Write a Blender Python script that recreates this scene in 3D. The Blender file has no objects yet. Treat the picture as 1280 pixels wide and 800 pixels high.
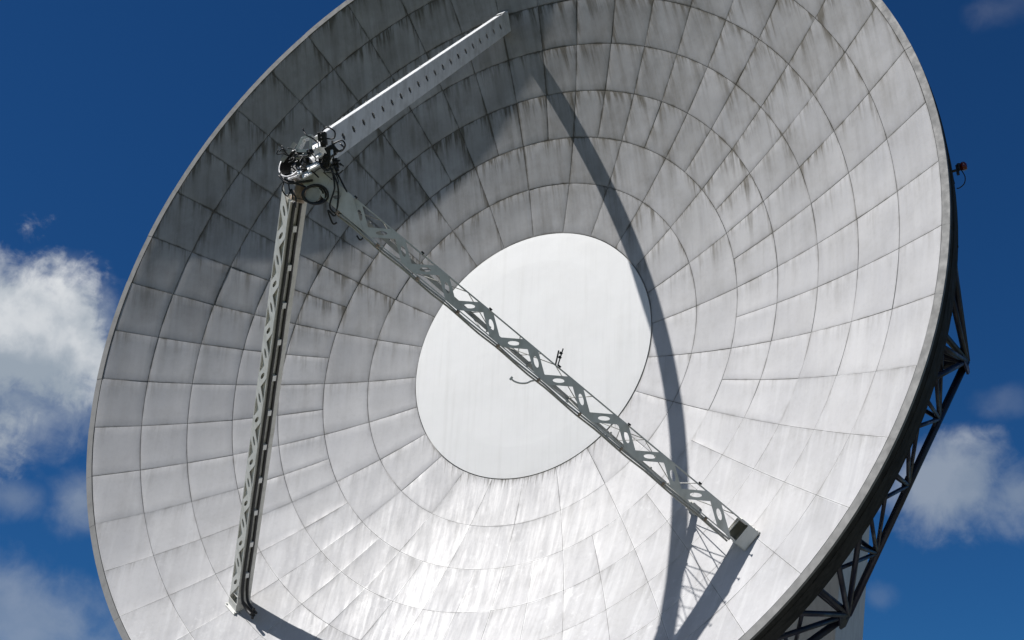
import bpy, bmesh, math, random
from mathutils import Vector as V, Matrix
random.seed(11)
SC = bpy.context.scene
COL = SC.collection
PI = math.pi

# ------------------------------------------------------------------ frames
# dish frame: vertex of the paraboloid at the origin, +z along the axis
F = 9.192                                   # focal length (m)
RIM = 13.0
RINGS = [3.964, 5.468, 6.820, 8.142, 9.418, 10.635, 11.829, 13.0]
PHI0 = math.radians(183.247)
STEP = -2 * PI / 48
EL = math.radians(4.8)
TOPA = PHI0 + 12 * STEP
UPD = (V((math.cos(TOPA), math.sin(TOPA), 0)) * math.cos(EL) + V((0, 0, 1)) * math.sin(EL)).normalized()
CAMD = V((18.94393398, -17.29962423, 30.87344582))
RGT = V((0.86114468, 0.09078076, -0.50018865))
DWN = V((-0.15918518, -0.88628951, -0.43491492))
FWD = V((-0.48279386, 0.45414729, -0.74877255))
SUND = V((-0.4566, 0.7560, 0.4690)).normalized()
APEX = V((-0.35, 0.12, 10.9))

ax = V((0, 0, 1))
Zw = UPD
Yw = -(ax - Zw * ax.dot(Zw)).normalized()
Xw = Yw.cross(Zw)
R3 = Matrix((Xw, Yw, Zw))                   # dish -> world rotation
ORG = V((0, 0, 1.7 - (R3 @ CAMD).z))        # camera eye 1.7 m above the ground


def W(p):
    return R3 @ V(p) + ORG


def par(r, a, dz=0.0):
    return V((r * math.cos(a), r * math.sin(a), r * r / (4 * F) + dz))


def nrm_at(p):
    return V((-p.x / (2 * F), -p.y / (2 * F), 1)).normalized()


# ------------------------------------------------------------------ mesh builder
class MB:
    def __init__(self):
        self.v = []
        self.f = []

    def add(self, verts, faces):
        o = len(self.v)
        self.v += [V(q) for q in verts]
        self.f += [tuple(i + o for i in fc) for fc in faces]

    def box(self, c, ex, ey, ez, sx, sy, sz):
        c = V(c)
        vs = []
        for i in (-1, 1):
            for j in (-1, 1):
                for k in (-1, 1):
                    vs.append(c + ex * (i * sx / 2) + ey * (j * sy / 2) + ez * (k * sz / 2))
        self.add(vs, [(0, 1, 3, 2), (4, 6, 7, 5), (0, 4, 5, 1), (2, 3, 7, 6), (0, 2, 6, 4), (1, 5, 7, 3)])

    def beam(self, a, b, w, h, up=V((0, 0, 1))):
        a, b = V(a), V(b)
        d = (b - a).normalized()
        s = d.cross(up)
        if s.length < 1e-4:
            s = d.cross(V((1, 0, 0)))
        s.normalize()
        n = s.cross(d)
        self.box((a + b) / 2, d, s, n, (b - a).length, w, h)

    def tube(self, pts, r, seg=8, closed=False, cap=True):
        pts = [V(q) for q in pts]
        n = len(pts)
        rings = []
        prev = None
        for i, q in enumerate(pts):
            if closed:
                d = pts[(i + 1) % n] - pts[i - 1]
            else:
                d = pts[min(i + 1, n - 1)] - pts[max(i - 1, 0)]
            d.normalize()
            if prev is None:
                s = d.cross(V((0.31, 0.17, 0.93)))
                if s.length < 1e-3:
                    s = d.cross(V((1, 0, 0)))
            else:
                s = prev - d * prev.dot(d)
            s.normalize()
            prev = s
            t = d.cross(s)
            rr = r[i] if isinstance(r, (list, tuple)) else r
            rings.append([q + s * (rr * math.cos(2 * PI * k / seg)) + t * (rr * math.sin(2 * PI * k / seg)) for k in range(seg)])
        vs = [p for rg in rings for p in rg]
        fs = []
        for i in range(n if closed else n - 1):
            j = (i + 1) % n
            for k in range(seg):
                fs.append((i * seg + k, i * seg + (k + 1) % seg, j * seg + (k + 1) % seg, j * seg + k))
        if cap and not closed:
            fs.append(tuple(range(seg))[::-1])
            fs.append(tuple((n - 1) * seg + k for k in range(seg)))
        self.add(vs, fs)

    def prism(self, poly, n, th):
        """solid plate: 3D polygon poly centred on its plane, normal n"""
        poly = [V(q) for q in poly]
        m = len(poly)
        vs = [q + n * th / 2 for q in poly] + [q - n * th / 2 for q in poly]
        fs = [tuple(range(m)), tuple(range(2 * m - 1, m - 1, -1))]
        for i in range(m):
            j = (i + 1) % m
            fs.append((i, i + m, j + m, j))
        self.add(vs, fs)

    def holed(self, P, n, th, hu, hv, per=6, c=None):
        """quad plate P (4 corners in order) with an elliptic hole, half sizes hu along P0->P1, hv along P0->P3"""
        P = [V(q) for q in P]
        if c is None:
            c = (P[0] + P[1] + P[2] + P[3]) / 4
        u = (P[1] - P[0]).normalized()
        w = n.cross(u).normalized()
        out = []
        for i in range(4):
            for k in range(per):
                out.append(P[i].lerp(P[(i + 1) % 4], k / per))
        inn = []
        for q in out:
            x, y = (q - c).dot(u), (q - c).dot(w)
            a = math.atan2(y / hv, x / hu)
            inn.append(c + u * (hu * math.cos(a)) + w * (hv * math.sin(a)))
        m = len(out)
        vs = [q + n * th / 2 for q in out] + [q + n * th / 2 for q in inn] + [q - n * th / 2 for q in out] + [q - n * th / 2 for q in inn]
        fs = []
        for i in range(m):
            j = (i + 1) % m
            fs.append((i, j, m + j, m + i))
            fs.append((2 * m + i, 3 * m + i, 3 * m + j, 2 * m + j))
            fs.append((i, 2 * m + i, 2 * m + j, j))
            fs.append((m + i, m + j, 3 * m + j, 3 * m + i))
        self.add(vs, fs)

    def lathe(self, prof, seg, c=V((0, 0, 0)), ex=V((1, 0, 0)), ey=V((0, 1, 0)), ez=V((0, 0, 1)), a0=0, a1=2 * PI, cap=False):
        full = abs(a1 - a0 - 2 * PI) < 1e-6
        m = seg if full else seg + 1
        vs = []
        for k in range(m):
            a = a0 + (a1 - a0) * k / seg
            for r, z in prof:
                vs.append(c + ex * (r * math.cos(a)) + ey * (r * math.sin(a)) + ez * z)
        n = len(prof)
        fs = []
        for k in range(seg):
            j = (k + 1) % m
            for i in range(n - 1):
                fs.append((k * n + i, j * n + i, j * n + i + 1, k * n + i + 1))
        if cap:
            fs.append(tuple(k * n for k in range(m))[::-1])
            fs.append(tuple(k * n + n - 1 for k in range(m)))
        self.add(vs, fs)

    def build(self, name, mat, parent=None, smooth=False, world=False, bevel=0.0):
        me = bpy.data.meshes.new(name)
        me.from_pydata([(q if world else W(q)) for q in self.v], [], self.f)
        me.validate()
        bm = bmesh.new()
        bm.from_mesh(me)
        bmesh.ops.recalc_face_normals(bm, faces=bm.faces)
        if bevel:
            bmesh.ops.bevel(bm, geom=[e for e in bm.edges if len(e.link_faces) == 2 and e.calc_face_angle(0) > 0.6], offset=bevel, segments=1, affect='EDGES', clamp_overlap=True)
        bm.to_mesh(me)
        bm.free()
        if smooth:
            me.polygons.foreach_set('use_smooth', [True] * len(me.polygons))
        me.materials.append(mat)
        o = bpy.data.objects.new(name, me)
        COL.objects.link(o)
        if parent:
            o.parent = parent
        return o


# ------------------------------------------------------------------ materials
class NT:
    def __init__(self, nt):
        self.nt = nt

    def n(self, typ, **kw):
        nd = self.nt.nodes.new(typ)
        for k, v in kw.items():
            setattr(nd, k, v)
        return nd

    def put(self, sock, v):
        if hasattr(v, 'is_output'):
            self.nt.links.new(v, sock)
        else:
            sock.default_value = v

    def math(self, op, a, b=None, c=None, clamp=False):
        nd = self.n('ShaderNodeMath', operation=op, use_clamp=clamp)
        self.put(nd.inputs[0], a)
        if b is not None:
            self.put(nd.inputs[1], b)
        if c is not None:
            self.put(nd.inputs[2], c)
        return nd.outputs[0]

    def vmath(self, op, a, b=None, out=0):
        nd = self.n('ShaderNodeVectorMath', operation=op)
        self.put(nd.inputs[0], a)
        if b is not None:
            self.put(nd.inputs[1], b)
        return nd.outputs['Value'] if out == 'v' else nd.outputs[0]

    def rng(self, x, a, b, c=0.0, d=1.0, smooth=False):
        nd = self.n('ShaderNodeMapRange', clamp=True)
        if smooth:
            nd.interpolation_type = 'SMOOTHSTEP'
        self.put(nd.inputs[0], x)
        for i, q in enumerate((a, b, c, d)):
            self.put(nd.inputs[i + 1], q)
        return nd.outputs[0]

    def mix(self, f, a, b, blend='MIX'):
        nd = self.n('ShaderNodeMix', data_type='RGBA', blend_type=blend)
        self.put(nd.inputs[0], f)
        self.put(nd.inputs[6], a)
        self.put(nd.inputs[7], b)
        return nd.outputs[2]

    def noise(self, vec, scale, detail=3.0, rough=0.55, dist=0.0):
        nd = self.n('ShaderNodeTexNoise')
        self.put(nd.inputs['Vector'], vec)
        nd.inputs['Scale'].default_value = scale
        nd.inputs['Detail'].default_value = detail
        nd.inputs['Roughness'].default_value = rough
        nd.inputs['Distortion'].default_value = dist
        return nd.outputs[0]

    def comb(self, x, y, z):
        nd = self.n('ShaderNodeCombineXYZ')
        for i, q in enumerate((x, y, z)):
            self.put(nd.inputs[i], q)
        return nd.outputs[0]

    def sep(self, v):
        nd = self.n('ShaderNodeSeparateXYZ')
        self.put(nd.inputs[0], v)
        return nd.outputs


def c4(r, g=None, b=None):
    if g is None:
        g = b = r
    return (r, g, b, 1.0)


def new_mat(name):
    m = bpy.data.materials.new(name)
    m.use_nodes = True
    return m, NT(m.node_tree), m.node_tree.nodes['Principled BSDF']


def paint(name, col, dirt, rough=0.5, metal=0.0, amount=0.5, scale=3.0, streak=True, spec=0.5):
    """painted metal with stains that run down the surface and a worn, uneven gloss"""
    m, t, b = new_mat(name)
    g = t.n('ShaderNodeTexCoord').outputs['Object']
    s = t.sep(g)
    st = t.noise(t.comb(t.math('MULTIPLY', s[0], 6.0), t.math('MULTIPLY', s[1], 6.0), t.math('MULTIPLY', s[2], 0.7 if streak else 6.0)), 1.0, 4.0, 0.6)
    bl = t.noise(g, scale, 5.0, 0.65)
    f = t.math('MULTIPLY', t.rng(t.math('ADD', t.math('MULTIPLY', st, 0.55), t.math('MULTIPLY', bl, 0.45)), 0.46, 0.68, 0, 1), amount)
    t.put(b.inputs['Base Color'], t.mix(f, c4(*col), c4(*dirt)))
    t.put(b.inputs['Roughness'], t.rng(t.noise(g, 5.0, 3.0), 0.3, 0.7, rough - 0.12, rough + 0.14))
    b.inputs['Metallic'].default_value = metal
    b.inputs['Specular IOR Level'].default_value = spec
    return m


def panel_material():
    m, t, b = new_mat('weathered white panels')
    at = t.n('ShaderNodeAttribute', attribute_name='puv').outputs['Vector']
    bt = t.n('ShaderNodeAttribute', attribute_name='pn').outputs['Vector']
    lat, drop, rnd = t.sep(at)[:3]
    nup, tone, edge = t.sep(bt)[:3]
    pos = t.n('ShaderNodeTexCoord').outputs['Object']
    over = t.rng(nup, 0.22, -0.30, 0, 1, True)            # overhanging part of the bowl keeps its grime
    r37 = t.math('MULTIPLY', rnd, 37.0)
    # dark runs that begin at the seam above
    s1 = t.noise(t.comb(t.math('MULTIPLY', lat, 4.5), t.math('MULTIPLY', drop, 0.35), r37), 1.0, 4.0, 0.62)
    s2 = t.noise(t.comb(t.math('MULTIPLY', lat, 13.0), t.math('MULTIPLY', drop, 0.9), r37), 1.0, 3.0, 0.6)
    ln = t.rng(t.noise(t.comb(t.math('MULTIPLY', lat, 3.0), 0.0, r37), 1.0, 2.0), 0.35, 0.7, 0.12, 1.15)
    fall = t.math('POWER', t.math('SUBTRACT', 1.0, t.rng(t.math('DIVIDE', drop, ln), 0, 1, 0, 1)), 1.3)
    runs = t.math('MULTIPLY', t.rng(t.math('ADD', t.math('MULTIPLY', s1, 0.62), t.math('MULTIPLY', s2, 0.38)), 0.45, 0.62, 0, 1), fall)
    area = t.rng(t.noise(pos, 0.33, 3.0), 0.34, 0.54, 0.35, 1.0)
    runs = t.math('MULTIPLY', runs, t.rng(t.math('FRACT', t.math('MULTIPLY', rnd, 7.31)), 0, 1, 0.5, 1.4))
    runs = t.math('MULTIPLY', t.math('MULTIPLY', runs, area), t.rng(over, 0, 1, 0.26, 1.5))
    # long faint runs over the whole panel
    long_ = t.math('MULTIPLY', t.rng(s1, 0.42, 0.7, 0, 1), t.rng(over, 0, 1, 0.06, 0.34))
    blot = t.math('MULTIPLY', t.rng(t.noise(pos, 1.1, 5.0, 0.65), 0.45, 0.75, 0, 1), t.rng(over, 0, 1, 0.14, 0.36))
    fine = t.math('MULTIPLY', t.rng(t.noise(pos, 9.0, 4.0, 0.7), 0.5, 0.8, 0, 1), 0.12)
    seam = t.math('MULTIPLY', t.math('MULTIPLY', t.math('MULTIPLY', t.rng(nup, 0.2, 0.4, 1, 0.6), t.rng(edge, 0.0, 0.05, 1, 0)), t.rng(t.noise(pos, 2.2, 3.0), 0.38, 0.66, 0.1, 1)), t.rng(over, 0, 1, 0.35, 0.7))
    hub = t.n('ShaderNodeAttribute', attribute_name='hub').outputs['Fac']
    hubn = t.noise(t.comb(t.math('MULTIPLY', lat, 11.0), 0.0, 0.0), 1.0, 3.0, 0.65)
    hubrun = t.math('MULTIPLY', t.rng(t.math('SUBTRACT', t.math('MULTIPLY', hub, 1.0), t.rng(hubn, 0.46, 0.70, 0.99, 0.45)), 0.0, 0.2), t.rng(nup, 0.15, 0.35, 0, 0.6))
    seam = t.math('ADD', seam, hubrun)
    dirt = t.math('ADD', t.math('ADD', runs, long_), t.math('ADD', t.math('ADD', blot, fine), seam), clamp=True)
    # chalky rain runs and streaks of glare, both painted into the colour
    wash_glare = t.math('MULTIPLY', t.rng(t.noise(t.comb(t.math('MULTIPLY', lat, 3.4), t.math('MULTIPLY', drop, 0.25), t.math('MULTIPLY', rnd, 3.0)), 1.0, 3.0), 0.52, 0.66, 0, 1), t.rng(nup, 0.1, 0.5, 0, 0.5))
    glare_speck = t.math('MULTIPLY', t.math('MULTIPLY', t.rng(t.noise(pos, 5.5, 5.0, 0.7), 0.55, 0.66, 0, 1), t.rng(t.noise(pos, 0.9, 3.0), 0.42, 0.6, 0, 1)), t.rng(nup, 0.2, 0.6, 0, 0.8))  # pale speckle: mottled glare put into the colour
    base = t.mix(t.rng(t.noise(pos, 0.5, 2.0), 0.35, 0.65, 0, 1), c4(0.40, 0.398, 0.405), c4(0.45, 0.446, 0.448))
    base = t.mix(1.0, base, t.comb(tone, tone, tone), 'MULTIPLY')
    bead_glare = t.math('MULTIPLY', t.math('MULTIPLY', t.rng(edge, 0.010, 0.030, 1, 0), t.rng(nup, 0.2, 0.4, 0, 0.9)), t.rng(t.noise(pos, 0.7, 4.0), 0.40, 0.56))  # paler panel edges: glare along the seams put into the colour
    glare_speck = t.math('ADD', glare_speck, bead_glare)
    base = t.mix(t.math('ADD', wash_glare, glare_speck, clamp=True), base, c4(0.53, 0.53, 0.53))
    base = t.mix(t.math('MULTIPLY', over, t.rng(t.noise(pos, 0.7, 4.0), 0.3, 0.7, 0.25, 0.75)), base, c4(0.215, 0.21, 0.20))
    col = t.mix(dirt, base, c4(0.105, 0.096, 0.078))
    t.put(b.inputs['Base Color'], col)
    ro = t.rng(t.noise(t.comb(t.math('MULTIPLY', lat, 8.0), t.math('MULTIPLY', drop, 0.7), r37), 1.0, 5.0, 0.65), 0.36, 0.64, 0.47, 0.60)
    ro = t.math('ADD', ro, t.math('MULTIPLY', t.math('SUBTRACT', rnd, 0.5), 0.07))
    ro = t.math('SUBTRACT', ro, t.math('MULTIPLY', t.math('ADD', t.math('MULTIPLY', wash_glare, 0.5), glare_speck), 0.10))
    t.put(b.inputs['Roughness'], t.math('ADD', ro, t.math('MULTIPLY', dirt, 0.22)))
    b.inputs['Specular IOR Level'].default_value = 0.45
    bp = t.n('ShaderNodeBump')
    bp.inputs['Strength'].default_value = 0.30
    bp.inputs['Distance'].default_value = 0.007
    t.put(bp.inputs['Height'], t.math('ADD', t.noise(pos, 2.4, 3.0), t.math('MULTIPLY', t.noise(pos, 14.0, 2.0), 0.12)))
    t.put(b.inputs['Normal'], bp.outputs[0])
    return m


def centre_material():
    m, t, b = new_mat('smooth white centre plate')
    pos = t.n('ShaderNodeTexCoord').outputs['Object']
    s = t.sep(pos)
    st = t.noise(t.comb(t.math('MULTIPLY', s[0], 4.5), 0.0, t.math('MULTIPLY', s[2], 0.22)), 1.0, 5.0, 0.62)
    fi = t.noise(t.comb(t.math('MULTIPLY', s[0], 24.0), 0.0, t.math('MULTIPLY', s[2], 0.8)), 1.0, 3.0, 0.6)
    bl = t.noise(pos, 0.9, 4.0, 0.6)
    d = t.math('ADD', t.math('MULTIPLY', t.rng(st, 0.5, 0.72, 0, 1), 0.13), t.math('ADD', t.math('MULTIPLY', t.rng(fi, 0.55, 0.8, 0, 1), 0.08), t.math('MULTIPLY', t.rng(bl, 0.45, 0.7, 0, 1), 0.07)))
    t.put(b.inputs['Base Color'], t.mix(d, c4(0.66, 0.66, 0.65), c4(0.30, 0.29, 0.25)))
    b.inputs['Roughness'].default_value = 0.6
    bp = t.n('ShaderNodeBump')
    bp.inputs['Strength'].default_value = 0.4
    bp.inputs['Distance'].default_value = 0.03
    t.put(bp.inputs['Height'], t.math('ADD', t.noise(pos, 0.9, 3.0), t.math('MULTIPLY', st, 0.4)))
    t.put(b.inputs['Normal'], bp.outputs[0])
    return m


M_PANEL = panel_material()
M_CENTRE = centre_material()
M_GAP = paint('seam sealant', (0.24, 0.235, 0.225), (0.06, 0.06, 0.054), 0.6, amount=0.8)
_t = NT(M_GAP.node_tree)
_b = M_GAP.node_tree.nodes['Principled BSDF']
_old = _b.inputs['Base Color'].links[0].from_socket
_nz = _t.sep(_t.n('ShaderNodeNewGeometry').outputs['Normal'])[2]
_pos = _t.n('ShaderNodeTexCoord').outputs['Object']
_t.put(_b.inputs['Base Color'], _t.mix(_t.math('MULTIPLY', _t.rng(_t.math('ABSOLUTE', _nz), 0.15, 0.5), _t.rng(_t.noise(_pos, 0.8, 3.0), 0.38, 0.55)), _old, c4(0.70, 0.70, 0.69)))
M_LIP = paint('rim band grey paint', (0.165, 0.165, 0.16), (0.08, 0.077, 0.072), 0.6, amount=0.5, scale=1.5)
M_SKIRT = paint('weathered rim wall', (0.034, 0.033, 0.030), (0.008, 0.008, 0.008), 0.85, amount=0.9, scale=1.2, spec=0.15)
M_LEG = paint('grey green leg paint', (0.66, 0.655, 0.615), (0.34, 0.335, 0.28), 0.5, amount=0.5)
M_TOP = paint('pale grey girder paint', (0.66, 0.67, 0.67), (0.30, 0.295, 0.27), 0.55, amount=0.6)
M_WHITE = paint('white gloss paint', (0.78, 0.78, 0.76), (0.30, 0.29, 0.25), 0.3, amount=0.35)
M_CHROME = paint('dull bright aluminium', (0.55, 0.55, 0.55), (0.10, 0.10, 0.10), 0.30, metal=0.9, amount=0.8)
M_BLACK = paint('black rubber', (0.014, 0.014, 0.015), (0.045, 0.045, 0.042), 0.5, amount=0.5)
M_STEEL = paint('navy black steel', (0.013, 0.015, 0.034), (0.03, 0.026, 0.022), 0.45, amount=0.6)
M_DUCT = paint('grey duct metal', (0.42, 0.42, 0.40), (0.17, 0.165, 0.14), 0.45, amount=0.6)
M_RUST = paint('tan rusty metal', (0.34, 0.26, 0.19), (0.13, 0.08, 0.05), 0.6, amount=0.7)
M_CONC = paint('pale concrete', (0.72, 0.72, 0.71), (0.48, 0.475, 0.46), 0.85, amount=0.6, scale=0.8)
M_APRON = paint('yard concrete', (0.30, 0.295, 0.28), (0.17, 0.165, 0.155), 0.9, amount=0.7, scale=0.5, streak=False)


def red_material():
    m, t, b = new_mat('red lamp glass')
    b.inputs['Base Color'].default_value = c4(0.14, 0.010, 0.008)
    b.inputs['Roughness'].default_value = 0.2
    b.inputs['Coat Weight'].default_value = 0.4
    return m


M_RED = red_material()


def grass_material():
    m, t, b = new_mat('meadow grass')
    g = t.n('ShaderNodeTexCoord').outputs['Object']
    a = t.noise(g, 0.05, 5.0, 0.6)
    c = t.noise(g, 3.0, 5.0, 0.7)
    col = t.mix(t.rng(a, 0.35, 0.65), c4(0.05, 0.06, 0.024), c4(0.085, 0.08, 0.04))
    col = t.mix(t.math('MULTIPLY', t.rng(c, 0.4, 0.7), 0.5), col, c4(0.03, 0.05, 0.014))
    t.put(b.inputs['Base Color'], col)
    b.inputs['Roughness'].default_value = 0.9
    return m


# ------------------------------------------------------------------ things
def tag(o, label=None, cat=None, group=None, kind=None):
    for k, v in (('label', label), ('category', cat), ('group', group), ('kind', kind)):
        if v:
            o[k] = v
    return o


ROOT = bpy.data.objects.new('dish_antenna', None)
COL.objects.link(ROOT)
tag(ROOT, 'huge dirt-streaked white dish antenna of square panels with three feed legs meeting at its focus', 'dish antenna')


# ---- reflector: 288 separate panels, each a little bent, in one mesh
def build_reflector():
    verts, faces, puv, pn = [], [], [], []
    SUB = 9
    GAP = 0.0065
    ridx = 0
    for ring in range(7):
        npan = 24 if ring < 2 else 48
        for k in range(npan):
            ridx += 1
            rnd = random.random()
            tone = 0.94 + 0.08 * random.random() - (0.06 if random.random() < 0.12 else 0)
            st = STEP * 48 / npan
            a0, a1 = PHI0 + k * st, PHI0 + (k + 1) * st
            r0, r1 = RINGS[ring], RINGS[ring + 1]
            co = [random.uniform(-0.006, 0.007) for _ in range(4)]
            bulge = random.gauss(0.0, 0.0045)
            bx, by = random.gauss(0, 0.0015), random.gauss(0, 0.0015)
            am, rm = (a0 + a1) / 2, (r0 + r1) / 2
            pc = par(rm, am)
            nc = nrm_at(pc)
            gup = UPD - nc * UPD.dot(nc)
            gup.normalize()
            hz = gup.cross(nc)
            T = V((-math.sin(am), math.cos(am), 0)) * (1 if st > 0 else -1)
            Rr = nc.cross(T)
            if Rr.dot(V((math.cos(am), math.sin(am), 0))) < 0:
                Rr = -Rr
            wT, wR = rm * abs(st), (par(r1, am) - par(r0, am)).length
            gt, gr = gup.dot(T), gup.dot(Rr)
            base = len(verts)
            nup = nc.dot(UPD)
            sealed = nup > 0.28                 # rain-rinsed lower panels have raised beads, their glare painted white
            gap = 0.0042 if sealed else GAP
            us = [0.0, 0.035] + [0.035 + 0.93 * i / (SUB - 3) for i in range(1, SUB - 3)] + [0.965, 1.0]
            n1 = len(us)
            for j in us:
                for i in us:
                    ga = gap / rm
                    sg = 1 if st > 0 else -1
                    a = (a0 + sg * ga) + ((a1 - sg * ga) - (a0 + sg * ga)) * i
                    r = (r0 + gap) + (r1 - r0 - 2 * gap) * j
                    off = (co[0] * (1 - i) + co[1] * i) * (1 - j) + (co[3] * (1 - i) + co[2] * i) * j
                    off += bulge * 16 * i * (1 - i) * j * (1 - j) + bx * math.sin(2 * PI * i) + by * math.sin(2 * PI * j)
                    # slightly turned-in edges
                    ed = min(i, 1 - i, j, 1 - j)
                    if ed < 0.02:
                        off = (off - 0.007) if not sealed else off * 0.4 + 0.003
                    p = par(r, a)
                    n = nrm_at(p)
                    q = p + n * off
                    verts.append(q)
                    d1 = ((1 - i) * wT / gt) if gt > 1e-3 else (i * wT / -gt if gt < -1e-3 else 9)
                    d2 = ((1 - j) * wR / gr) if gr > 1e-3 else (j * wR / -gr if gr < -1e-3 else 9)
                    puv.append((p.dot(hz) + rnd * 5, min(d1, d2), rnd))
                    pn.append((nup, tone, min(i * wT, (1 - i) * wT, j * wR, (1 - j) * wR)))
            for j in range(n1 - 1):
                for i in range(n1 - 1):
                    b0 = base + j * n1 + i
                    faces.append((b0, b0 + 1, b0 + 1 + n1, b0 + n1) if st > 0 else (b0, b0 + n1, b0 + 1 + n1, b0 + 1))
            # folded edges going back to the frame
            bd = [i for i in range(n1)] + [j * n1 + n1 - 1 for j in range(1, n1)] + [(n1 - 1) * n1 + i for i in range(n1 - 2, -1, -1)] + [j * n1 for j in range(n1 - 2, 0, -1)]
            s0 = len(verts)
            for b_ in bd:
                q = verts[base + b_]
                verts.append(q - nrm_at(q) * 0.07)
                puv.append(puv[base + b_])
                pn.append(pn[base + b_])
            m = len(bd)
            for x in range(m):
                y = (x + 1) % m
                faces.append((base + bd[x], base + bd[y], s0 + y, s0 + x))
    me = bpy.data.meshes.new('reflector')
    me.from_pydata([W(q) for q in verts], [], faces)
    for nm, dat in (('puv', puv), ('pn', pn)):
        at = me.attributes.new(nm, 'FLOAT_VECTOR', 'POINT')
        at.data.foreach_set('vector', [x for q in dat for x in q])
    hd = me.attributes.new('hub', 'FLOAT', 'POINT')
    hd.data.foreach_set('value', [max(0.0, 1.0 - (math.hypot(q.x, q.y) - 3.96) / 1.1) for q in verts])
    me.materials.append(M_PANEL)
    me.polygons.foreach_set('use_smooth', [True] * len(me.polygons))
    bm = bmesh.new()
    bm.from_mesh(me)
    for e in bm.edges:
        if len(e.link_faces) == 2 and e.calc_face_angle(0) > 0.5:
            e.smooth = False
    bm.to_mesh(me)
    bm.free()
    o = bpy.data.objects.new('reflector', me)
    COL.objects.link(o)
    o.parent = ROOT
    return o


REFL = build_reflector()

# backing skin behind the seams
mb = MB()
prof = []
for i in range(25):
    r = 3.6 + (13.0 - 3.6) * i / 24
    prof.append((r, r * r / (4 * F) - 0.058))
for i in range(24, -1, -1):
    r = 3.6 + (13.0 - 3.6) * i / 24
    prof.append((r, r * r / (4 * F) - 0.20))
mb.lathe(prof + [prof[0]], 96)
mb.build('backing_skin', M_GAP, REFL, smooth=False)

# centre plate
mb = MB()
zc = RINGS[0] ** 2 / (4 * F)
mb.lathe([(0.001, zc + 0.06), (1.5, zc + 0.055), (3.0, zc + 0.04), (3.80, zc + 0.018), (3.94, zc + 0.012), (3.945, zc - 0.12), (0.001, zc - 0.12)], 120)
CP = mb.build('centre_plate', M_CENTRE, ROOT, smooth=False)
# rim band: 48 flat cover strips, plus the wall behind it
mb = MB()
zr = RIM * RIM / (4 * F)
for k in range(48):
    a0, a1 = PHI0 + k * STEP + 0.0009, PHI0 + (k + 1) * STEP - 0.0009
    dz = random.uniform(-0.006, 0.006)
    mb.lathe([(13.012, zr - 0.03), (13.012, zr + 0.012 + dz), (13.19, zr + 0.045 + dz), (13.195, zr - 0.05), (13.012, zr - 0.03)], 4, a0=a0, a1=a1, cap=True)
RIMB = mb.build('rim_band', M_LIP, ROOT)
mb = MB()
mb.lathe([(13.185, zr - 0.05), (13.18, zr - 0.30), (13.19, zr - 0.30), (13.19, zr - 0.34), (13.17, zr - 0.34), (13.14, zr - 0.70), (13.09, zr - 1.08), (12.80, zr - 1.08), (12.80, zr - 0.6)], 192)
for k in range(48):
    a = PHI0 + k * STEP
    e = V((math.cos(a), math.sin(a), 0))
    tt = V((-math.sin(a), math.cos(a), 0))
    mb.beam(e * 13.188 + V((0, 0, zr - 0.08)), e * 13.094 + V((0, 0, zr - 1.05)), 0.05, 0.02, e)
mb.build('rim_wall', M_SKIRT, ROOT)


# ---- back structure
def ring_pt(r, deg, z):
    a = math.radians(deg)
    return V((r * math.cos(a), r * math.sin(a), z))


def sector(deg, detail, merged=None):
    A, B = ring_pt(12.80, deg, 1.05), ring_pt(12.80, deg + 30, 1.05)
    ch = merged or MB()
    ch.tube([A, B], 0.09, 10)
    if detail:
        cho = ch.build('truss_chord', M_STEEL, ROOT, smooth=True)
    fr = [0.0, 0.235, 0.5, 0.765] if not detail == 'low' else [0, 0.25, 0.5, 0.75]
    for i, f in enumerate(fr):
        P = A.lerp(B, f)
        a = math.atan2(P.y, P.x)
        d = (B - A).normalized()
        e = V((math.cos(a), math.sin(a), 0))
        gp = (merged or MB()) if detail else MB()
        s = 0.42 if i == 0 else 0.30
        gp.prism([P + d * s * 0.9 + V((0, 0, 0.05)), P + d * s * 0.4 + V((0, 0, s)), P - d * s * 0.4 + V((0, 0, s)), P - d * s * 0.9 + V((0, 0, 0.05)), P - d * s * 0.6 - V((0, 0, 0.12)), P + d * s * 0.6 - V((0, 0, 0.12))], e, 0.05)
        if detail:
            gp.build('gusset_plate', M_STEEL, cho)
        ends = []
        span = (-5.2, -1.8, 1.8, 5.2) if i else (-7, -3.2, 3.2, 7)
        for da in span:
            ends.append((par(12.95, a + math.radians(da), 0) - V((0, 0, 1.05)), 0.048 if i else 0.065))
        ends.append((par(11.2, a, -0.2), 0.055))
        if i == 0:
            ends.append((par(9.4, a, -0.2), 0.08))
        for q, r in ends:
            sb = merged or MB()
            sb.tube([P, q], r, 8)
            if detail:
                sb.build('strut', M_STEEL, cho, smooth=True)
    # radial girder towards the centre hub
    a = math.radians(deg)
    g = merged or MB()
    Q = ring_pt(4.2, deg, -3.0)
    g.tube([A, Q], 0.11, 8)
    pr = [12.8, 10.6, 8.4, 6.2, 4.2]
    for i in range(5):
        f = (12.8 - pr[i]) / 8.6
        lo = A.lerp(Q, f)
        hi = par(pr[i] - 0.3, a, -0.2)
        g.tube([lo, hi], 0.08, 6)
        if i < 4:
            g.tube([lo, par(pr[i + 1] - 0.3, a, -0.2)], 0.07, 6)
    if detail:
        g.build('radial_girder', M_STEEL, ROOT, smooth=True)


sector(-41.75, True)
sector(-11.75, True)
sector(-71.75, True)
mm = MB()
for k in range(3, 12):
    sector(-71.75 + 30 * k, None, mm)
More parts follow.
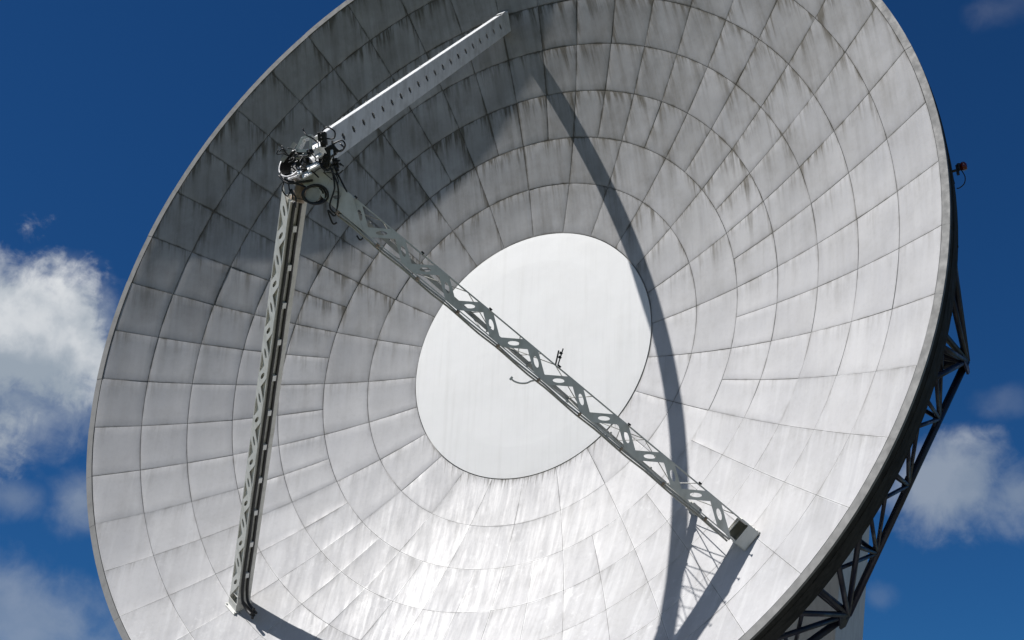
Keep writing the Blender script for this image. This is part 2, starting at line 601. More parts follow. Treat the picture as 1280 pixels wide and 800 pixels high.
# centre ring and elevation frame
for k in range(24):
    mm.tube([ring_pt(4.2, k * 15, -3.0), ring_pt(4.2, k * 15 + 15, -3.0)], 0.2, 8)
    mm.tube([ring_pt(8.4, k * 15 + 3.25, -1.0), ring_pt(8.4, k * 15 + 18.25, -1.0)], 0.12, 6)
mm.lathe([(4.2, -3.0), (4.2, -0.1), (3.9, 0.2), (3.9, -3.0)], 48)
mm.build('back_frame', M_STEEL, ROOT, smooth=False)


# ---- feed legs
EX, EY, EZ = V((1, 0, 0)), V((0, 1, 0)), V((0, 0, 1))
def polar_foot(x, y):
    return V((x, y, (x * x + y * y) / (4 * F)))


FOOT_T = polar_foot(-0.43, 10.46)
FOOT_L = polar_foot(-7.02, -7.85)
FOOT_R = polar_foot(7.93, -7.25)
WT, WD0, WD1 = 0.47, 0.60, 0.68


def feed_leg(foot, stop, n_side, extras, closed=False, WT=0.47, pw=0.112, WD0=0.60, WD1=0.68, backed=False, shift=V((0, 0, 0))):
    M_LEG = M_TOP if closed else globals()['M_LEG']
    top = APEX + shift
    d = (top - foot).normalized()
    L = (top - foot).length - stop
    n = (V((0, 0, 1)) - d * d.z).normalized()
    t = d.cross(n).normalized()

    def P(s, a, b):                     # s metres from the foot, a along t, b along n (half units)
        w = WD0 + (WD1 - WD0) * s / L
        return foot + d * s + t * (a * WT / 2) + n * (b * w / 2)
    leg = MB()
    # four corner angles
    for a in (-1, 1):
        for b in (-1, 1):
            p0, p1 = P(-0.15, a, b), P(L, a, b)
            leg.beam(p0 - t * a * 0.010 - n * b * 0.008, p1 - t * a * 0.010 - n * b * 0.008, 0.020, 0.014, n)
    lo = leg.build('feed_leg', M_LEG, ROOT)
    # side webs with round lightening holes
    for a in (-1, 1):
        w = MB()
        m = n_side
        s0, s1 = 0.42, L
        w.prism([P(-0.15, a, -1), P(s0, a, -1), P(s0, a, 1), P(-0.15, a, 1)], t, 0.016)
        if closed:
            for i in range(m):
                x0, x1 = s0 + (s1 - s0) * i / m, s0 + (s1 - s0) * (i + 1) / m
                w.holed([P(x0, a, -1), P(x1, a, -1), P(x1, a, 1), P(x0, a, 1)], t, 0.016, 0.062, 0.09)
        else:
            w.prism([P(s0, a, -1), P(s1, a, -1), P(s1, a, 1), P(s0, a, 1)], t, 0.016)
        w.build('side_web', M_LEG, lo)
    # zigzag lattice on the outer face
    pitch = 1.28
    nb = int((L - 0.5) / pitch)
    pitch = (L - 0.5) / nb
    if closed:
        for b in (-1, 1):
            cp = MB()
            cp.prism([P(0.4, -0.97, b), P(L, -0.97, b), P(L, 0.97, b), P(0.4, 0.97, b)], n, 0.016)
            cp.build('cover_plate', M_LEG, lo)
    if backed:                          # web plate set back behind the lattice
        bk = MB()
        bk.prism([P(0.45, -0.95, 0.72), P(L, -0.95, 0.72), P(L, 0.95, 0.72), P(0.45, 0.95, 0.72)], n, 0.012)
        bk.build('back_plate', M_LEG, lo)
    for i in range(0 if closed else nb):
        z = MB()
        x0 = 0.5 + i * pitch
        for s_, (xa, xb, aa, ab) in enumerate(((x0, x0 + pitch / 2, -1, 1), (x0 + pitch / 2, x0 + pitch, 1, -1))):
            A, B = P(xa, aa, 1), P(xb, ab, 1)
            # the member's ends are cut along the chords: a parallelogram
            c = d * (pw / abs((B - A).normalized().dot(t)) * 1.0)
            th = 0.012 if s_ == 0 else 0.016
            z.holed([A - c, B - c, B + c, A + c], n, th, 0.135, 0.05, per=5)
        z.build('lattice_plate', M_LEG, lo)
    # thin bracing rods on the inner face
    for i in range(0 if closed else nb):
        x0 = 0.5 + i * pitch
        rd = MB()
        if i % 2:
            rd.tube([P(x0, -1, -1), P(x0 + pitch, 1, -1)], 0.011, 6)
        else:
            rd.tube([P(x0, 1, -1), P(x0 + pitch, -1, -1)], 0.011, 6)
        rd.build('bracing_rod', M_LEG, lo, smooth=True)
    # foot shoe
    ft = MB()
    ft.prism([P(-0.1, -1.06, 1.03), P(0.18, -1.06, 1.03), P(0.18, 1.06, 1.03), P(-0.1, 1.06, 1.03)], n, 0.02)
    ft.prism([P(0.42, -0.9, 1), P(0.42, 0.9, 1), P(0.36, 0.9, -1), P(0.36, -0.9, -1)], d, 0.012)
    ft.prism([P(0.0, -0.9, -0.98), P(0.42, -0.9, -0.98), P(0.42, 0.9, -0.98), P(0.0, 0.9, -0.98)], n, 0.012)
    nf = nrm_at(foot)
    u = (d - nf * d.dot(nf)).normalized()
    ft.box(foot + nf * 0.03, u, nf.cross(u), nf, 0.62, WT + 0.08, 0.035)
    for a in (-1, 1):
        ft.prism([P(-0.05, a * 1.06, -1), P(0.38, a * 1.06, -1), P(0.38, a * 1.06, 1), P(-0.05, a * 1.06, 1)], t, 0.02)
        for k in range(4):
            ft.tube([foot + u * (-0.26 + 0.17 * k) + nf.cross(u) * a * (WT / 2 + 0.02) + nf * 0.03, foot + u * (-0.26 + 0.17 * k) + nf.cross(u) * a * (WT / 2 + 0.02) + nf * 0.08], 0.02, 6)
    ft.build('foot_shoe', M_LEG, lo)
    # gusset at the feed end
    extras(lo, P, d, n, t, L)
    return lo


def smooth_path(pts, k=6):
    pts = [V(q) for q in pts]
    out = []
    for i in range(len(pts) - 1):
        p0, p1, p2, p3 = pts[max(i - 1, 0)], pts[i], pts[i + 1], pts[min(i + 2, len(pts) - 1)]
        for j in range(k):
            s = j / k
            out.append(0.5 * ((2 * p1) + (p2 - p0) * s + (2 * p0 - 5 * p1 + 4 * p2 - p3) * s * s + (3 * p1 - p0 - 3 * p2 + p3) * s ** 3))
    out.append(pts[-1])
    return out


def ex_top(lo, P, d, n, t, L):
    g = MB()
    g.prism([P(L + 0.01, -1, -1), P(L + 0.01, 1, -1), P(L + 0.01, 1, 1), P(L + 0.01, -1, 1)], d, 0.02)
    g.prism([P(L, 0.99, -0.8), P(L + 0.30, 0.99, -0.6), P(L + 0.30, 0.99, 0.2), P(L, 0.99, 0.4)], t, 0.02)
    g.build('end_gusset', M_LEG, lo)
    for i in range(17):                 # little clips along the outer edge
        c = MB()
        c.box(P(0.6 + i * 0.66, 1, 1) + n * 0.012, d, t, n, 0.03, 0.05, 0.03)
        c.build('edge_clip', M_DUCT, lo)


def ex_left(lo, P, d, n, t, L):
    # two black hoses on the side web that faces right, with pale clamps
    sg = 1 if t.dot(V((1, -1, 0))) > 0 else -1
    for q, (b, jut) in enumerate(((0.62, 0.05), (-0.12, 0.05))):
        h = MB()
        o = t * sg * jut
        pts = []
        for k in range(22):
            s = 1.0 + (L - 1.0) * k / 21
            wob = 0.02 * math.sin(k * 1.7 + q)
            pts.append(P(s, sg, b + wob) + o)
        e0 = P(0.30, sg, b) + o
        nf = nrm_at(P(0, 0, 0))
        pts = [e0 + t * sg * 0.66 + nf * 0.06, e0 + t * sg * 0.42 + nf * (0.0 + 0.05 * q), e0 + t * sg * 0.18 + nf * 0.08 + d * 0.04, P(0.62, sg, b) + o + t * sg * 0.03] + pts
        h.tube(smooth_path(pts, 4), 0.042, 8)
        h.build('hose', M_BLACK, lo, smooth=True)
    for i in range(11):
        c = MB()
        s = 1.2 + i * 1.03
        if s > L - 0.3:
            break
        c.box(P(s, sg, 0.25) + t * sg * 0.05, d, n, t, 0.15, 0.10, 0.10)
        c.build('hose_clamp', M_WHITE, lo)
    g = MB()
    ft = P(0.24, sg, 0.2)
    g.box(ft + t * sg * 0.36, t, n, d, 0.62, 0.10, 0.04)
    g.tube([ft + t * sg * 0.62 - d * 0.12, ft + t * sg * 0.62 + d * 0.22], 0.04, 8)
    g.build('hose_bracket', M_BLACK, lo)


def ex_right(lo, P, d, n, t, L):
    sg = 1 if t.dot(V((-1, -1, 0))) > 0 else -1       # the lower, left-hand side web
    for q, b in enumerate((0.92, 0.35)):
        h = MB()
        pts = [P(0.3 + (L - 0.8) * k / 24, sg, b) + t * sg * (0.05 + 0.05 * q + 0.012 * math.sin(k * 2.1 + q)) for k in range(25)]
        h.tube(smooth_path(pts, 2), 0.024, 6)
        h.build('cable', M_DUCT, lo, smooth=True)
    for i in range(10):
        c = MB()
        s = 1.0 + i * 1.22
        c.box(P(s, sg, 0.7) + t * sg * 0.05, d, n, t, 0.05, 0.28, 0.10)
        c.build('cable_clamp', M_RUST, lo)
    # small posts on the upper edge
    for i in range(6):
        r = MB()
        s = 1.6 + i * 2.05
        r.tube([P(s, -sg, 1), P(s, -sg, 1) + n * 0.10 - t * sg * 0.03], 0.014, 6)
        r.box(P(s, -sg, 1) + n * 0.10 - t * sg * 0.03, d, t, n, 0.08, 0.04, 0.05)
        r.build('post_clip', M_BLACK, lo)
    # rectangular waveguide duct that leaves the reflector and runs up behind the leg
    a0 = polar_foot(6.16, -6.04)
    a1 = V((0.15, -0.35, 9.55))
    dd = (a1 - a0).normalized()
    du = MB()
    side = t
    nn = dd.cross(side).normalized()
    du.box((a0 + a1) / 2, dd, side, nn, (a1 - a0).length + 0.1, 0.11, 0.22)
    for i in range(9):
        du.box(a0.lerp(a1, 0.02 + i * 0.115), dd, side, nn, 0.05, 0.17, 0.29)
    du.box(a0 + dd * 0.08, dd, side, nn, 0.22, 0.24, 0.34)
    du.build('waveguide_duct', M_DUCT, lo)
    for i in range(6):
        wq = MB()
        f = 0.09 + i * 0.14
        b0 = a0.lerp(a1, f)
        s = (b0 - (APEX + (-d) * (APEX - FOOT_R).length)).dot(d)
        for ds, aa in ((-0.5, 1), (0.6, -1), (0.15, 1) if i % 2 else (-0.6, -1)):
            if 0.3 < s + ds < L:
                wq.tube([b0, P(s + ds, aa, -1)], 0.013, 6)
        wq.build('stay_rod', M_DUCT, lo, smooth=True)
    # curved hook and small aerial half way along
    hk = MB()
    s = 6.05
    c = P(s, sg, 0.6) + t * sg * 0.12
    o = t * sg
    arc = [c - d * 0.10, c - d * 0.05 + o * 0.06, c + d * 0.0 + o * 0.16, c + d * 0.12 + o * 0.26, c + d * 0.26 + o * 0.31, c + d * 0.34 + o * 0.30]
    hk.tube(smooth_path(arc, 4), 0.022, 6)
    hk.box(arc[-1], d, t, n, 0.05, 0.09, 0.05)
    hk.build('hook', M_LEG, lo, smooth=False)
    ae = MB()
    c = P(5.55, -sg, 1)
    o = -t * sg
    uv_ = UPD
    ae.tube([c + d * 0.25, c + d * 0.25 + o * 0.12 + uv_ * 0.25], 0.02, 6)
    ae.tube([c + o * 0.02 + d * 0.2, c + o * 0.10 + uv_ * 0.42 + d * 0.1], 0.016, 6)
    ae.box(c + o * 0.05 + uv_ * 0.2 + d * 0.16, d, t, n, 0.07, 0.06, 0.07)
    ae.box(c + o * 0.07 + uv_ * 0.3 + d * 0.14, d, t, n, 0.07, 0.06, 0.07)
    ae.build('small_aerial', M_BLACK, lo)
    # solid gusset near the feed
    g = MB()
    g.holed([P(L - 1.3, -1, 1.05), P(L + 0.4, -1, 1.05), P(L + 0.4, 1, 1.05), P(L - 0.6, 1, 1.05)], n, 0.018, 0.11, 0.11)
    g.prism([P(L, -1.5, 1.1), P(L + 0.6, -1.2, 1.1), P(L + 0.7, 1.0, 1.1), P(L + 0.1, 1.5, 1.1)], n, 0.02)
    g.build('end_gusset', M_LEG, lo)


LEG_T = feed_leg(FOOT_T, 1.05, 21, ex_top, True, 0.24, shift=V((0.10, 0, 0)))
LEG_L = feed_leg(FOOT_L, 0.85, 20, ex_left, pw=0.15, WT=0.40, WD0=0.40, WD1=0.47, backed=True)
LEG_R = feed_leg(FOOT_R, 1.00, 21, ex_right)

# ---- feed at the focus
C0 = APEX.copy()
EX, EY, EZ = V((1, 0, 0)), V((0, 1, 0)), V((0, 0, 1))


def img(dx, dy, dz):
    """offset in metres: right, up as the viewer on the ground would call them, and towards that viewer"""
    return C0 + RGT * dx - DWN * dy - FWD * dz


mb = MB()
mb.lathe([(0.02, -0.55), (0.36, -0.55), (0.44, -0.45), (0.44, 0.05), (0.30, 0.15), (0.02, 0.15)], 8, c=C0 + V((0.05, -0.05, -0.25)))
FEED = mb.build('feed_head', M_WHITE, ROOT, bevel=0.01)
# horn ring on the outer side
mb = MB()
RC = img(-0.06, -0.06, 0.25)
prof = [(0.345, -0.24), (0.37, -0.24), (0.375, -0.18), (0.358, -0.16), (0.358, 0.09), (0.375, 0.10), (0.375, 0.135), (0.345, 0.135), (0.345, -0.24)]
mb.lathe(prof, 40, c=RC)
ring = mb.build('feed_ring', M_CHROME, FEED, smooth=False)
mb = MB()
for k in range(6):
    a = k * PI / 3 + 0.3
    e = V((math.cos(a), math.sin(a), 0))
    mb.tube([RC + e * 0.345 - EZ * 0.1, RC + e * 0.15 - EZ * 0.24], 0.025, 6)
mb.lathe([(0.02, -0.02), (0.13, -0.02), (0.19, -0.35), (0.02, -0.38)], 16, c=RC)
mb.lathe([(0.334, -0.23), (0.341, -0.23), (0.341, 0.115), (0.334, 0.115)], 36, c=RC)
mb.build('ring_spoke', M_BLACK, ring)
# mounting plates, pale, at several angles
for (dx, dy, dz, sx, sy, rz, tx, ty) in ((0.43, -0.11, 0.66, 0.30, 0.24, 0.55, -0.6, 1.25), (0.28, -0.30, 0.66, 0.24, 0.22, 0.55, -0.6, 1.2), (0.50, 0.38, 0.60, 0.20, 0.32, 0.3, -0.6, 1.2), (0.22, 0.27, 0.46, 0.34, 0.07, 0.12, 0.0, 0.5),
                               (-0.02, -0.36, 0.62, 0.30, 0.06, 0.4, -0.2, 0.8), (0.55, 0.14, 0.62, 0.16, 0.14, 0.9, -0.5, 1.1), (0.86, 0.20, 0.62, 0.06, 0.16, 0.1, -0.3, 0.5), (0.10, -0.22, 0.60, 0.12, 0.28, 0.4, -0.9, 0.9)):
    mb = MB()
    nz = (-FWD + RGT * tx - DWN * ty).normalized()
    ex = RGT * math.cos(rz) - DWN * math.sin(rz)
    ex = (ex - nz * ex.dot(nz)).normalized()
    ey = nz.cross(ex).normalized()
    mb.box(img(dx, dy, dz), ex, ey, nz, sx, sy, 0.04)
    mb.build('mounting_plate', M_CHROME if sy < 0.09 else M_WHITE, FEED, bevel=0.008)
# big pale cheek plate carrying the right leg
for k, (off, nm) in enumerate(((0.30, 'cheek_plate'),)):
    mb = MB()
    pl = [(0.52, 0.12), (0.60, 0.16), (0.86, -0.06), (1.05, -0.45), (1.12, -0.72), (0.78, -0.78), (0.40, -0.50), (0.20, -0.42), (0.45, -0.2)]
    mb.prism([img(x, y, off) for x, y in pl], FWD, 0.03)
    pc_ = mb.build(nm, M_LEG, FEED)
    ho = MB()
    for (x, y, r) in ((0.56, -0.28, 0.065), (0.81, -0.52, 0.05), (0.78, -0.66, 0.022)):
        ho.lathe([(0.001, 0.02), (r, 0.02), (r * 1.18, 0.034), (r * 1.2, 0.0)], 20, c=img(x, y, off + 0.0), ex=RGT, ey=-DWN, ez=-FWD)
    ho.build('port', M_BLACK, pc_)
# white end frame of the top leg
mb = MB()
tri = [(0.02, 0.27), (0.16, 0.56), (0.36, 0.62), (0.36, 0.25)]
for i in range(4):
    a, b = tri[i], tri[(i + 1) % 4]
    mb.beam(img(a[0], a[1], 0.50), img(b[0], b[1], 0.50), 0.07, 0.05, FWD)
    mb.beam(img(a[0], a[1], 0.15), img(b[0], b[1], 0.15), 0.07, 0.05, FWD)
    mb.beam(img(a[0], a[1], 0.15), img(a[0], a[1], 0.50), 0.05, 0.05, RGT)
mb.build('end_frame', M_WHITE, FEED)
# receivers
for (dx, dy, dz, sx, sy, sz, rz) in ((0.62, 0.55, 0.45, 0.20, 0.30, 0.22, 0.1), (0.82, 0.28, 0.42, 0.24, 0.22, 0.2, 0.5), (0.70, 0.05, 0.40, 0.16, 0.30, 0.2, -0.3), (0.92, -0.02, 0.38, 0.13, 0.24, 0.16, 0.2), (0.14, 0.0, 0.32, 0.30, 0.2, 0.2, 0.5), (0.10, 0.22, 0.30, 0.30, 0.10, 0.2, 0.3), (0.34, 0.24, 0.5, 0.15, 0.10, 0.12, 0.3)):
    mb = MB()
    ex = RGT * math.cos(rz) - DWN * math.sin(rz)
    ey = -RGT * math.sin(rz) - DWN * math.cos(rz)
    mb.box(img(dx, dy, dz), ex, ey, -FWD, sx, sy, sz)
    mb.box(img(dx, dy, dz) - ey * sy * 0.55, ex, ey, -FWD, sx * 0.6, sy * 0.2, sz * 0.6)
    for k in range(3):
        mb.tube([img(dx, dy, dz) + ey * sy * (0.3 - 0.3 * k) - FWD * sz * 0.5, img(dx, dy, dz) + ey * sy * (0.3 - 0.3 * k) - FWD * (sz * 0.5 + 0.08)], 0.025, 6)
    mb.build('receiver_box', M_BLACK, FEED, bevel=0.012)
mb = MB()
mb.tube([img(-0.02, -0.85, 0.15), img(0.12, -0.45, 0.20)], 0.15, 14)
mb.tube([img(-0.03, -0.88, 0.15), img(0.0, -0.80, 0.16)], 0.18, 14)
mb.build('motor', M_RUST, FEED, smooth=False, bevel=0.01)


def loop(pts, r=0.022, mat=M_BLACK):
    m = MB()
    m.tube(smooth_path([img(*q) for q in pts], 6), r, 7)
    m.build('feed_cable', mat, FEED, smooth=True)


loop([(0.62, 0.72, 0.5), (0.75, 0.80, 0.6), (0.92, 0.70, 0.6), (0.90, 0.55, 0.55), (0.72, 0.55, 0.5)], 0.018)
loop([(0.86, 0.42, 0.5), (1.08, 0.50, 0.55), (1.16, 0.38, 0.55), (1.05, 0.25, 0.5), (0.86, 0.30, 0.5)], 0.02)
loop([(0.84, -0.15, 0.5), (0.92, -0.60, 0.6), (0.80, -1.02, 0.55), (0.95, -1.20, 0.5), (1.22, -1.12, 0.5), (1.28, -0.90, 0.5), (1.12, -0.55, 0.5), (0.92, -0.15, 0.5)], 0.022)
loop([(0.80, -0.1, 0.55), (0.98, -0.50, 0.6), (1.00, -0.85, 0.55), (0.92, -1.25, 0.5), (0.75, -1.12, 0.45), (0.85, -1.42, 0.4), (0.95, -1.40, 0.4)], 0.022)
mb = MB()
mb.lathe([(0.001, 0.0), (0.17, 0.0), (0.18, 0.02), (0.18, 0.25), (0.001, 0.25)], 20, c=img(0.40, -0.76, 0.50), ex=RGT, ey=-DWN, ez=FWD)
mb.build('cable_drum', M_DUCT, FEED)
for k in range(4):
    r = 0.21 + 0.02 * k
    m = MB()
    m.tube([img(0.36 + 0.04 * k + r * 1.05 * math.cos(a), -0.76 + r * 0.85 * math.sin(a), 0.40 + 0.05 * k + 0.03 * math.sin(3 * a)) for a in [2 * PI * j / 28 for j in range(28)]], 0.024, 7, closed=True)
    m.build('cable_coil', M_BLACK, FEED, smooth=True)
loop([(-0.42, -0.30, 0.3), (-0.20, -0.48, 0.45), (0.15, -0.46, 0.5), (0.40, -0.42, 0.5)], 0.028)
loop([(-0.40, -0.22, 0.3), (-0.30, -0.42, 0.4), (0.05, -0.52, 0.5), (0.30, -0.60, 0.4)], 0.022)
loop([(-0.30, -0.42, 0.3), (-0.34, -0.62, 0.35), (-0.22, -0.78, 0.35), (-0.12, -0.62, 0.35), (-0.10, -0.85, 0.3)], 0.018)
loop([(-0.20, -0.45, 0.3), (-0.15, -0.66, 0.4), (-0.02, -0.80, 0.4), (-0.02, -1.05, 0.35)], 0.018)
loop([(0.1, 0.1, 0.5), (0.3, -0.05, 0.6), (0.55, 0.0, 0.55), (0.7, 0.2, 0.55)], 0.02)
loop([(0.0, 0.2, 0.5), (0.25, 0.12, 0.6), (0.45, 0.30, 0.55), (0.6, 0.4, 0.55)], 0.02)
loop([(-0.1, -0.1, 0.5), (0.1, -0.25, 0.55), (0.35, -0.15, 0.6), (0.7, -0.05, 0.5)], 0.018)
loop([(0.55, 0.1, 0.5), (0.62, -0.12, 0.6), (0.75, -0.2, 0.55), (0.85, -0.05, 0.5)], 0.024)
mb = MB()
mb.beam(img(-0.34, 0.02, 0.42), img(-0.02, 0.46, 0.42), 0.09, 0.03, FWD)
mb.beam(img(0.0, 0.10, 0.50), img(0.36, 0.18, 0.50), 0.10, 0.06, FWD)
mb.build('cross_bar', M_DUCT, FEED)
# a wrap of black cable round the ring and clutter between the plates
m_ = MB()
m_.tube([RC + V((math.cos(a), math.sin(a), 0)) * 0.395 + EZ * (-0.03 + 0.03 * math.sin(5 * a)) for a in [2 * PI * j / 40 for j in range(31)]], 0.022, 7)
m_.build('feed_cable', M_BLACK, FEED, smooth=True)
for k in range(14):
    rr_ = random.Random(100 + k)
    x0, y0 = rr_.uniform(-0.35, 0.95), rr_.uniform(-0.45, 0.50)
    pts = [(x0, y0, 0.55)]
    for q in range(4):
        pts.append((pts[-1][0] + rr_.uniform(-0.16, 0.22), pts[-1][1] + rr_.uniform(-0.20, 0.14), rr_.uniform(0.5, 0.74)))
    loop(pts, rr_.uniform(0.010, 0.020))
loop([(1.15, -1.35, 0.3), (1.45, -1.52, 0.3), (1.55, -1.72, 0.3), (1.48, -1.80, 0.3), (1.40, -1.70, 0.3)], 0.02)

# ---- obstruction lamp on the rim
a = math.radians(4.1)
e = V((math.cos(a), math.sin(a), 0))
tt = V((-math.sin(a), math.cos(a), 0))
P0 = V((13.16 * math.cos(a), 13.16 * math.sin(a), 3.75))
mb = MB()
mb.beam(P0 - e * 0.1, P0 + e * 0.22, 0.04, 0.05, EZ)
mb.box(P0 + e * 0.08, e, tt, EZ, 0.06, 0.26, 0.06)
LAMP = mb.build('warning_lamp', M_BLACK, ROOT)
mb = MB()
up_ = UPD
Lc = P0 + e * 0.22 + UPD * 0.03
s_ = up_.cross(e).normalized()
mb.lathe([(0.001, 0.13), (0.05, 0.12), (0.08, 0.07), (0.085, 0.0), (0.075, -0.06), (0.001, -0.07)], 16, c=Lc, ex=e, ey=s_, ez=up_)
mb.build('lamp_globe', M_RED, LAMP, smooth=True)
mb = MB()
mb.lathe([(0.001, 0.10), (0.045, 0.08), (0.05, -0.08), (0.001, -0.08)], 10, c=P0 + e * 0.12 + up_ * 0.07, ex=e, ey=s_, ez=up_)
mb.build('lamp_base', M_BLACK, LAMP)
mb = MB()
mb.tube(smooth_path([Lc - up_ * 0.05 - e * 0.06, Lc - up_ * 0.25 + e * 0.0, Lc - up_ * 0.42 - e * 0.04, Lc - up_ * 0.50 - e * 0.16, P0 - up_ * 0.46]), 0.012, 6)
mb.build('lamp_cable', M_BLACK, LAMP, smooth=True)

# ------------------------------------------------------------------ support tower behind
mb = MB()


def tower_sec(z, hw, y0, y1):
    return [V((-hw, y0, z)), V((hw, y0, z)), V((hw, y1, z)), V((-hw, y1, z))]


secs = [tower_sec(0, 5.2, 3.9, 6.4), tower_sec(9.0, 6.95, 3.9, 6.3), tower_sec(13.2, 7.72, 3.9, 6.2), tower_sec(16.6, 8.0, 4.3, 6.1)]
for i in range(3):
    vs = secs[i] + secs[i + 1]
    mb.add(vs, [(k, (k + 1) % 4, 4 + (k + 1) % 4, 4 + k) for k in range(4)])
mb.add(secs[0], [(3, 2, 1, 0)])
mb.add(secs[3], [(0, 1, 2, 3)])
TW = mb.build('support_tower', M_CONC, None, world=True)
tag(TW, 'pale concrete support tower half hidden behind the lower right of the big dish', 'tower')

# ------------------------------------------------------------------ ground
mb = MB()
mb.add([V((-3000, -3000, 0)), V((3000, -3000, 0)), V((3000, 3000, 0)), V((-3000, 3000, 0))], [(0, 1, 2, 3)])
tag(mb.build('ground', grass_material(), None, world=True), kind='structure')
mb = MB()
mb.lathe([(0.001, 0.06), (22.0, 0.06), (22.2, -0.05)], 64, c=V((0, 5, 0)))
tag(mb.build('pavement', M_APRON, None, world=True), kind='structure')

# ------------------------------------------------------------------ camera
cam = bpy.data.cameras.new('camera')
cam.sensor_width = 36.0
cam.lens = 1698.9 / 1280 * 36.0
cam.clip_end = 20000
co = bpy.data.objects.new('camera', cam)
COL.objects.link(co)
r_, u_, b_ = R3 @ RGT, R3 @ (-DWN), R3 @ (-FWD)
mw = Matrix((r_, u_, b_)).transposed().to_4x4()
mw.translation = W(CAMD)
co.matrix_world = mw
SC.camera = co

# ------------------------------------------------------------------ sun and sky
SUNW = (R3 @ SUND).normalized()
sl = bpy.data.lights.new('sun', 'SUN')
sl.energy = 5.0
sl.angle = math.radians(0.53)
sl.color = (1.0, 0.97, 0.94)
so = bpy.data.objects.new('sun', sl)
so.rotation_euler = (-SUNW).to_track_quat('-Z', 'Y').to_euler()
so.location = (0, 0, 60)
COL.objects.link(so)

wd = bpy.data.worlds.new('World')
SC.world = wd
wd.use_nodes = True
t = NT(wd.node_tree)
bg = wd.node_tree.nodes['Background']
sky = t.n('ShaderNodeTexSky', sky_type='NISHITA', sun_disc=False)
sky.sun_elevation = math.asin(SUNW.z)
sky.sun_rotation = math.atan2(SUNW.x, SUNW.y)
sky.altitude = 100
sky.air_density = 0.9
sky.dust_density = 0.15
sky.ozone_density = 3.5
SKYC = t.mix(1.0, sky.outputs[0], c4(0.15, 0.47, 0.80), 'MULTIPLY')      # deep polarised blue
dirv = t.vmath('NORMALIZE', t.n('ShaderNodeTexCoord').outputs['Generated'])


def pix_dir(x, y):
    d = RGT * ((x - 640) / 1698.9) + DWN * ((y - 400) / 1698.9) + FWD
    return (R3 @ d).normalized()


# each cloud: centre direction, angular half sizes, softness, strength
CL = [(25, 425, 118, 108, 0.35, 1.0), (-50, 440, 160, 140, 0.4, 1.0), (100, 400, 70, 60, 0.9, 0.55), (20, 495, 120, 90, 1.0, 0.75), (20, 770, 190, 70, 1.1, 0.5), (18, 622, 50, 26, 1.2, 0.35), (100, 625, 44, 50, 1.1, 0.5),
      (1180, 606, 96, 54, 0.75, 0.68), (1270, 618, 66, 44, 0.9, 0.55), (1262, 500, 40, 20, 1.0, 0.14), (1262, 8, 44, 22, 1.2, 0.07), (1098, 745, 22, 18, 0.9, 0.15), (80, 325, 50, 16, 1.2, 0.12),
      (-700, 500, 300, 140, 1, 0.9), (2100, 300, 350, 160, 1, 0.9)]
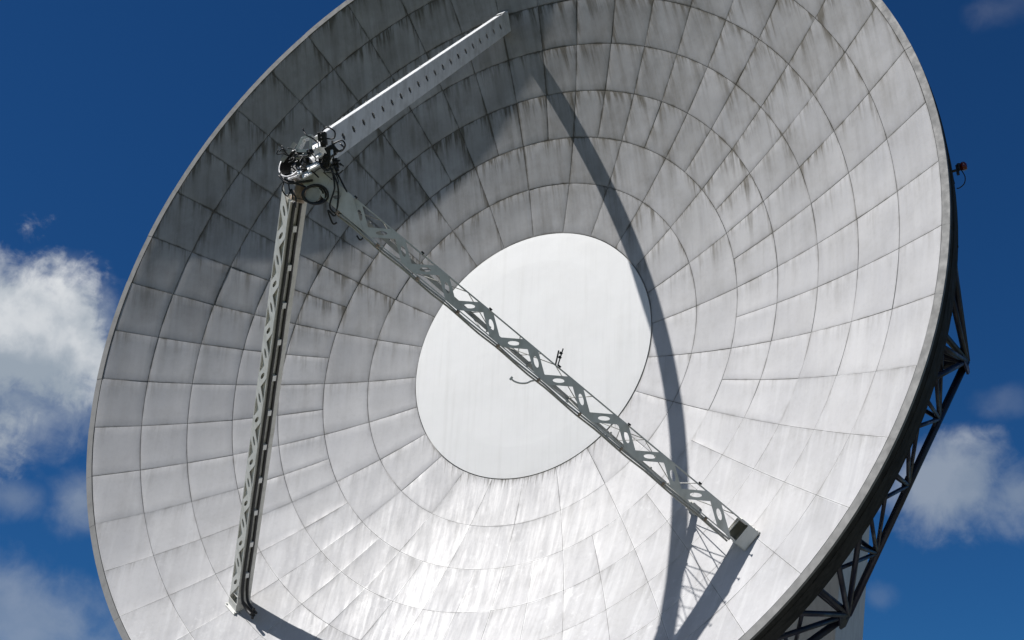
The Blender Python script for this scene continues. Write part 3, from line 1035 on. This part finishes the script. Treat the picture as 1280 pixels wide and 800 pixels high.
# large cumulus added out of the picture for neutral white fill light (direction, half sizes)
CL += [(V((-0.75, -0.75, 0.75)), 560, 420, 0.8, 1.0), (V((0.55, -0.75, 0.95)), 640, 460, 0.8, 1.0), (V((1.0, -0.35, 0.30)), 520, 300, 0.8, 1.0), (V((0.0, -1.0, 0.32)), 420, 220, 0.8, 1.0), (V((-0.1, -0.25, 1.0)), 420, 380, 0.8, 0.9)]
nlow = t.noise(dirv, 14.0, 8.0, 0.56, 0.3)
nhi = t.noise(dirv, 46.0, 8.0, 0.62, 0.5)
wob = t.math('ADD', t.math('MULTIPLY', t.math('SUBTRACT', nlow, 0.5), 3.4), t.math('MULTIPLY', t.math('SUBTRACT', nhi, 0.5), 1.5))
mask = None
for ent in CL:
    a_, b2, soft, stg = ent[-4:]
    c = pix_dir(*ent[:2]) if len(ent) == 6 else ent[0].normalized()
    rr = c.cross(V((0, 0, 1))).normalized()
    uu = rr.cross(c)
    cz = t.math('MAXIMUM', t.vmath('DOT_PRODUCT', dirv, tuple(c), out='v'), 0.05)
    u1 = t.math('DIVIDE', t.math('DIVIDE', t.vmath('DOT_PRODUCT', dirv, tuple(rr), out='v'), cz), a_ / 1698.9)
    v1 = t.math('DIVIDE', t.math('DIVIDE', t.vmath('DOT_PRODUCT', dirv, tuple(uu), out='v'), cz), b2 / 1698.9)
    rad = t.math('SQRT', t.math('ADD', t.math('MULTIPLY', u1, u1), t.math('MULTIPLY', v1, v1)))
    k = t.math('ADD', t.math('SUBTRACT', 1.0, rad), t.math('MULTIPLY', wob, 0.55))
    k = t.math('MULTIPLY', t.rng(k, -0.15, 0.75 * soft + 0.2, 0, 1, True), stg)
    mask = k if mask is None else t.math('MAXIMUM', mask, k)
# cumulus relief: compare the noise with itself a little way towards the sun
sunside = t.vmath('NORMALIZE', t.vmath('ADD', dirv, tuple(SUNW * 0.035)))
nl2 = t.noise(sunside, 14.0, 8.0, 0.56, 0.3)
lit = t.rng(t.math('SUBTRACT', nlow, nl2), -0.10, 0.10, 0.0, 1.0)
dens = t.rng(mask, 0.3, 1.0, 0.0, 1.0)
elv = t.sep(dirv)[2]
base = t.rng(t.math('ADD', elv, t.math('MULTIPLY', t.math('SUBTRACT', nlow, 0.5), 0.25)), 0.36, 0.47, 0.25, 1.0)
lit = t.math('MULTIPLY', t.math('ADD', t.math('MULTIPLY', lit, 0.5), 0.5), base)
ccol = t.mix(lit, c4(3.4, 4.3, 5.4), c4(11.5, 11.7, 11.9))
fin = t.mix(mask, SKYC, ccol)
t.put(bg.inputs['Color'], fin)
bg.inputs['Strength'].default_value = 0.06

# ------------------------------------------------------------------ render settings
vs = SC.view_settings
SC.display_settings.display_device = 'sRGB'
vs.view_transform = 'Standard'
vs.look = 'None'
vs.exposure = 0.22
vs.gamma = 1.0
vs.use_curve_mapping = False
SC.render.engine = 'CYCLES'
SC.cycles.use_denoising = True
SC.cycles.max_bounces = 6
SC.cycles.diffuse_bounces = 4
SC.cycles.glossy_bounces = 3
SC.cycles.sample_clamp_indirect = 6
